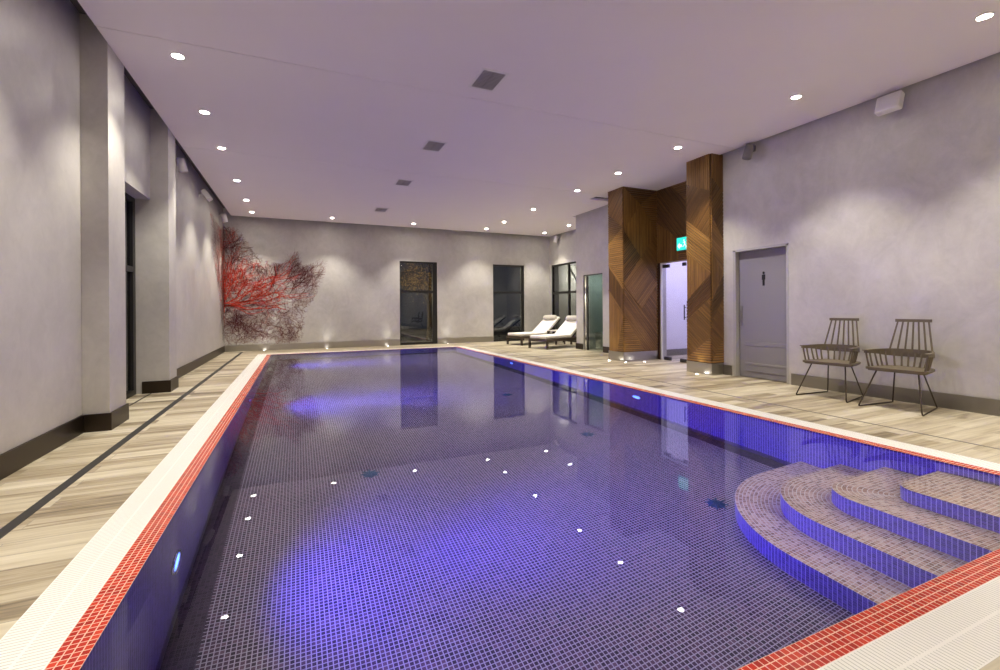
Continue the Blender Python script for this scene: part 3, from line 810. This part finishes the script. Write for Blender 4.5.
for x, w_ in ((.85, 'nearest the mural'), (3.07, 'above the middle window'), (5.35, 'between the two far windows'), (7.42, 'in the far right corner')):
    downlight(x, 13.13, 'ceiling downlight in the row along the far wall, %s' % w_)
downlight(7.45, 11.71, 'ceiling downlight above the sun loungers, beside the end wall window')
for x, y in ((-1.06, .2), (5.40, .2), (1.9, -.6), (3.9, -.6), (-1.06, -1.4), (5.4, -1.4)):
    downlight(x, y, 'ceiling downlight behind the viewer, out of frame')

def make_vent():
    r = thing('ceiling_vent', '', 'ceiling vent', (0, 0, 0), 0, 'square ceiling vents')
    a, b_ = .125, .19
    m = MB(); f = .03
    m.bbox(-a-f, -a, -b_-f, b_+f, -.008, .0, .002, 1); m.bbox(a, a+f, -b_-f, b_+f, -.008, 0, .002, 1); m.bbox(-a, a, -b_-f, -b_, -.008, 0, .002, 1); m.bbox(-a, a, b_, b_+f, -.008, 0, .002, 1)
    m.build('vent_frame', MT['trimwhite'], r)
    m = MB(); m.box(-a, a, -b_, b_, -.0015, 0); m.build('vent_backing', MT['vent_dark'], r)
    m = MB()
    for k in range(13):
        y = -b_+.02+k*(2*b_-.04)/12; m.box(-a, -.006, y-.006, y+.006, -.006, -.0016); m.box(.006, a, y-.006, y+.006, -.006, -.0016)
    for k in range(9):
        x = -a+.02+k*(2*a-.04)/8; m.box(x-.003, x+.003, -b_, b_, -.0075, -.006)
    m.build('vent_grille', MT['vent_slat'], r)
    return r
v0 = None
for y, w_ in ((4.58, 'nearest the viewer and largest in view'), (6.76, 'second of the line of four'), (8.94, 'third of the line of four'), (11.6, 'nearest the far wall')):
    o = make_vent() if v0 is None else copy_tree(v0)
    if v0 is None: v0 = o
    o.location = (1.90, y, HC-.0005); o['label'] = 'square grey ceiling vent over the pool, '+w_

# wall speakers and cylinder fixtures
def speaker(x, y, z, s_, label, tilt=18):
    r = thing('wall_speaker', label, 'speaker', (x, y, z), 0, 'square wall speakers')
    Mb = Matrix.Rotation(R(tilt)*s_, 4, 'Y')
    m = MB(); m.bbox(-.045, .045, -.12, .12, -.10, .10, .012, 2, Mb); m.build('cabinet', MT['trimwhite'], r)
    m = MB(); m.bbox(-.050*s_ if s_ > 0 else .045, -.045*s_ if s_ > 0 else .050, -.105, .105, -.085, .085, .002, 1, Mb); m.build('grille', MT['fixture'], r)
    m = MB(); wx = s_*.14
    m.tube([(s_*.03, 0, 0), (wx*.7, 0, .02), (wx, 0, .02)], .012, 8); m.bbox(min(wx-.01, wx+.01), max(wx-.01, wx+.01), -.035, .035, -.05, .07, .004, 1); m.build('bracket', MT['fixture'], r)
speaker(6.21, 2.98, 3.42, 1, 'white square speaker bracketed high on the right wall above the chairs')
speaker(-1.66, 10.7, 3.40, -1, 'small pale speaker bracketed high on the left wall, between the two cylinders', 35)
def cylinder(x, y, z, s_, label, material='fixture', rr=.065):
    r = thing('cylinder_fixture', label, 'wall fixture', (x, y, z), 0, 'cylindrical wall fixtures')
    Mb = Matrix.Rotation(R(12)*s_, 4, 'Y') @ Matrix.Rotation(R(8), 4, 'X')
    m = MB(); m.lathe([(0, .11), (rr*.85, .11), (rr*.95, .10), (rr, -.10), (rr*.92, -.105), (rr*.9, -.08), (0, -.08)], n=24, M=Mb); m.build('body', MT[material], r)
    m = MB(); wx = s_*.13; m.tube([(0, 0, .05), (wx, 0, .07)], .012, 8); m.bbox(min(wx, wx-.012*s_), max(wx, wx-.012*s_), -.03, .03, .02, .11, .003, 1); m.build('bracket', MT[material], r)
cylinder(-1.69, 8.72, 3.42, -1, 'silver cylindrical fixture high on the left wall, just past the farther pier')
cylinder(-1.69, 13.3, 3.42, -1, 'silver cylindrical fixture high on the left wall, above the mural corner')
cylinder(6.23, 4.79, 3.44, 1, 'grey cylindrical fixture high on the right wall above the grey door', 'dim_fixture')
cylinder(7.94, 13.3, 3.42, 1, 'pale cylindrical fixture high in the far right corner', 'fixture', .06)

# floor uplights
def uplight(x, y, label, tgt, power=3):
    r = thing('floor_uplight', label, 'uplight', (x, y, 0), 0, 'small round uplights set in the floor')
    m = MB(); m.lathe([(.022, .0015), (.028, .004), (.034, .003), (.036, 0)], n=20); m.build('rim', MT['chrome'], r)
    m = MB(); m.lathe([(0, .003), (.023, .002)], n=20); m.build('lens', MT['lens_floor'], r)
    light('uplight_beam', 'SPOT', (0, 0, .02), power, (1, .95, .88), r, (tgt[0]-x, tgt[1]-y, tgt[2]), spot_size=R(60), spot_blend=.8, shadow_soft_size=.01)
uplight(5.92, 7.78, 'floor uplight left of the farther timber pillar', (6.12, 7.72, 1.2), 2.5)
uplight(6.02, 7.40, 'floor uplight at the corner of the farther timber pillar', (6.25, 7.5, 1.2), 2.5)
uplight(6.42, 7.30, 'floor uplight in front of the wide face of the farther timber pillar', (6.5, 7.52, 1.2), 2.5)
uplight(5.97, 5.55, 'floor uplight left of the nearer timber pillar', (6.12, 5.6, 1.4), 2.5)
for x, w_ in ((-.85, 'below the mural'), (.75, 'right of the mural'), (2.44, 'left of the middle window'), (4.3, 'right of the middle window')):
    uplight(x, 13.80, 'floor uplight at the far wall skirting, '+w_, (x, 13.97, 1.0), 2)

# ================================================================== MURAL
random.seed(11)
mural = thing('wall_mural', 'wall mural of tangled red and maroon coral-like branches in the far left corner', 'mural', (0, 0, 0))
segs = {'m_red': [], 'm_maroon': [], 'm_brown': []}
def to3(s_, z, off):      # s_ < 0: on the left wall (distance from the corner), s_ > 0: on the far wall
    if s_ >= 0: return (XL+s_, YF-off, z)
    return (XL+off, YF+s_, z)
def inside(s_, z, poly):
    c = False; j = len(poly)-1
    for i in range(len(poly)):
        a, b_ = poly[i], poly[j]
        if (a[1] > z) != (b_[1] > z) and s_ < (b_[0]-a[0])*(z-a[1])/(b_[1]-a[1])+a[0]: c = not c
        j = i
    return c
MASK = [(-2.1, 3.45), (-1.4, 3.3), (-.5, 3.2), (.0, 3.35), (.35, 3.3), (.75, 2.75), (1.0, 2.45), (1.4, 2.4), (1.45, 2.75), (1.72, 2.95), (1.9, 2.6), (1.9, 2.35),
        (2.1, 2.4), (2.5, 2.62), (2.62, 2.45), (2.45, 1.9), (2.25, 1.4), (2.05, 1.15), (1.98, .5), (1.85, .14), (.3, .14), (-.35, .2), (-.6, .9), (-1.2, 1.9), (-1.9, 2.3)]
count = [0]
def grow(s_, z, a, width, kind, gen, step, n, turn, pb, bias=None):
    for i in range(n):
        a += random.gauss(0, turn)
        if bias is not None: a += math.sin(bias-a)*.12
        s2, z2 = s_+math.cos(a)*step, z+math.sin(a)*step
        if not (inside(s2, z2, MASK) and inside(s2+random.gauss(0, .07), z2+random.gauss(0, .07), MASK)): return
        if (s_ < 0) != (s2 < 0):
            t_ = s_/(s_-s2); zm = z+(z2-z)*t_; e = 1e-4
            segs[kind].append((s_, z, -e if s_ < 0 else e*0, zm, width)); segs[kind].append((e*0 if s_ < 0 else -e, zm, s2, z2, width))
        else: segs[kind].append((s_, z, s2, z2, width))
        s_, z = s2, z2; width = max(.004, width*.975)
        if gen > 0 and random.random() < pb:
            k2 = kind
            if kind == 'm_red' and random.random() < .3: k2 = 'm_maroon'
            if kind == 'm_maroon' and random.random() < .35: k2 = 'm_brown'
            grow(s_, z, a+random.choice((-1, 1))*random.uniform(.4, .95), width*.68, k2, gen-1, step*.85, int(n*.62)+1, turn*1.15, pb, bias)
def bush(seeds, a0, spread, width, kind, gen, step, n, turn=.25, pb=.35, bias=None):
    for (s_, z) in seeds: grow(s_, z, a0+random.uniform(-spread, spread), width, kind, gen, step, n, turn, pb, bias)
# main red stem sweeping right from the corner, and its side shoots
for k in range(5): grow(.02, 1.24+random.uniform(-.06, .15), random.uniform(-.05, .25), .026, 'm_red', 1, .05, 30, .14, .22, .26)
for k in range(18): grow(random.uniform(.05, 1.2), 1.35+random.uniform(-.1, .3), random.uniform(.3, 1.2), .012, 'm_red', 2, .038, 12, .34, .30)
# thick red tangle close to the corner, rising
for k in range(11): grow(random.uniform(-.15, .3), random.uniform(1.25, 1.8), random.uniform(1.2, 1.9), .014, 'm_red', 2, .042, 20, .26, .26, 1.5)
for k in range(40): grow(random.uniform(.0, 1.25), random.uniform(1.35, 2.4), random.uniform(.0, 2*PI), .008, 'm_red' if k % 2 else 'm_maroon', 2, .038, 12, .38, .30)
for k in range(6): grow(random.uniform(-.06, .04), random.uniform(.4, 1.4), random.uniform(1.4, 1.75), .018, 'm_red' if k % 2 else 'm_maroon', 1, .05, 24, .12, .4, 1.57)
# dark fan towards the top
for k in range(16): grow(random.uniform(-.02, .25), random.uniform(2.0, 2.8), random.uniform(.5, 1.45), .009, 'm_maroon', 2, .042, 20, .22, .32)
# left wall spread
for k in range(60): grow(random.uniform(-1.8, -.02), random.uniform(1.1, 3.2), random.uniform(0, 2*PI), .012, 'm_maroon' if k % 4 else 'm_red', 2, .055, 22, .28, .28, 2.0)
for k in range(8): grow(random.uniform(-.3, -.05), random.uniform(.4, 1.3), random.uniform(1.0, 2.2), .009, 'm_maroon', 2, .05, 15, .28, .3)
# two small trees on the right
for k in range(3): grow(1.12+random.uniform(-.05, .08), 1.72, 1.2+random.uniform(-.15, .2), .016, 'm_red' if k == 0 else 'm_maroon', 2, .045, 24, .16, .42, 1.25)
for k in range(16): grow(1.5+random.uniform(-.1, .4), 1.6+random.uniform(-.1, .4), .75+random.uniform(-.5, .6), .009, 'm_maroon', 2, .04, 20, .26, .34, .8)
for k in range(22): grow(1.6+random.uniform(.0, .5), 1.35+random.uniform(-.2, .5), random.uniform(-.8, 1.6), .008, 'm_maroon' if k % 2 else 'm_brown', 2, .04, 14, .32, .34)
# lower brown cloud
for k in range(130): grow(random.uniform(.15, 1.95), random.uniform(.15, 1.45), random.uniform(0, 2*PI), .0065, 'm_brown' if k % 3 else 'm_maroon', 2, .036, 12, .38, .32)
for k in range(36): grow(random.uniform(.0, .7), random.uniform(.2, .8), random.uniform(.5, 2.4), .007, 'm_maroon', 2, .038, 13, .34, .32)
for k in range(24): grow(random.uniform(.5, 1.5), random.uniform(1.7, 2.3), random.uniform(0, 2*PI), .006, 'm_brown' if k % 2 else 'm_maroon', 1, .038, 12, .36, .3)
offs = {'m_brown': .003, 'm_maroon': .005, 'm_red': .007}
nm = {'m_red': ('red_branches', 'bright coral red branches'), 'm_maroon': ('maroon_branches', 'dark maroon twigs'), 'm_brown': ('brown_twigs', 'faded brown twigs')}
for k, L_ in segs.items():
    m = MB(); random.shuffle(L_)
    for s1, z1, s2, z2, wd in L_[:26000]:
        d_ = math.hypot(s2-s1, z2-z1)
        if d_ < 1e-5: continue
        nx, nz = -(z2-z1)/d_*wd/2, (s2-s1)/d_*wd/2
        neg = min(s1, s2) < 0
        def cl(v_): return min(v_, -1e-4) if neg else max(v_, 0)
        q = [(cl(s1-nx), z1-nz), (cl(s2-nx), z2-nz), (cl(s2+nx), z2+nz), (cl(s1+nx), z1+nz)]
        o_ = offs[k]
        if not neg: m.face([to3(a, max(b_, .10), o_) for a, b_ in q])
        else: m.face([to3(a, max(b_, .10), o_) for a, b_ in q])
    m.build(nm[k][0], MT[k], mural, label=nm[k][1])

# ================================================================== NIGHT GARDEN OUTSIDE THE WINDOWS
m = MB(); m.box(-8, 18, YF+.3, YF+14, -.25, -.12); m.box(XE+.3, 18, 2, YF+.3, -.25, -.12); m.box(-8, XL-.3, 2, YF+.3, -.25, -.12)
struct(m.build('ground', MT['ground']), 'dark garden paving outside the windows at night', 'ground')
m = MB(); m.box(9.9, 10.1, 8, 17, -.12, 4)  # added wall, put outside to make the end window look lighter
struct(m.build('wall_backdrop', simple('pale backdrop wall', (.42, .41, .38), .8)), 'added pale backdrop wall outside the end window', 'wall')
stair = thing('garden_railing', 'dark sloping railing outside the end window', 'railing', (9.3, 0, 0))
m = MB(); m.tube([(0, 14.6, 2.6), (0, 12.2, .1)], .035, 8); m.build('sloping_rail', MT['black'], stair)
for k in range(5):
    f = k/4; m = MB(); m.tube([(0, 14.6-2.4*f, 2.6-2.5*f), (0, 14.6-2.4*f, -.12)], .012, 6); m.build('post', MT['black'], stair)
light('backdrop_fill', 'POINT', (9.2, 15.4, 2.4), 45, (1, .9, .75), shadow_soft_size=.05)  # added light with no fixture, brightens the backdrop wall
tree = thing('garden_tree', 'tree with yellow autumn leaves seen dimly through the middle far window', 'tree', (4.6, 17.2, -.12))
m = MB(); m.tube([(0, 0, 0), (.03, 0, .8), (-.02, .03, 1.7), (.05, 0, 2.6)], [.11, .09, .07, .04], 10)
random.seed(5)
tips = []
for k in range(12):
    a = random.uniform(0, 2*PI); z = random.uniform(1.3, 2.4); p0 = Vector((0, 0, z)); p1 = p0+Vector((math.cos(a)*random.uniform(.5, 1.1), math.sin(a)*random.uniform(.5, 1.1), random.uniform(.3, .9)))
    m.tube([p0, (p0+p1)/2+Vector((0, 0, .05)), p1], [.03, .02, .01], 6); tips.append(p1)
m.build('trunk', MT['bark'], tree)
m = MB()
for k in range(1500):
    c = random.choice(tips)+Vector((random.gauss(0, .33), random.gauss(0, .33), random.gauss(0, .25)))
    a = Vector((random.gauss(0, 1), random.gauss(0, 1), random.gauss(0, 1))).normalized()*.035; b_ = a.cross(Vector((random.gauss(0, 1), random.gauss(0, 1), random.gauss(0, 1)))).normalized()*.022
    m.face([c-a, c+b_, c+a, c-b_])
m.build('foliage', MT['leaf'], tree)
light('foliage_fill', 'POINT', (1.6, 16.6, 1.7), 260, (1, .8, .5), shadow_soft_size=.03)  # added light with no fixture, kept out of sight to show the leaves
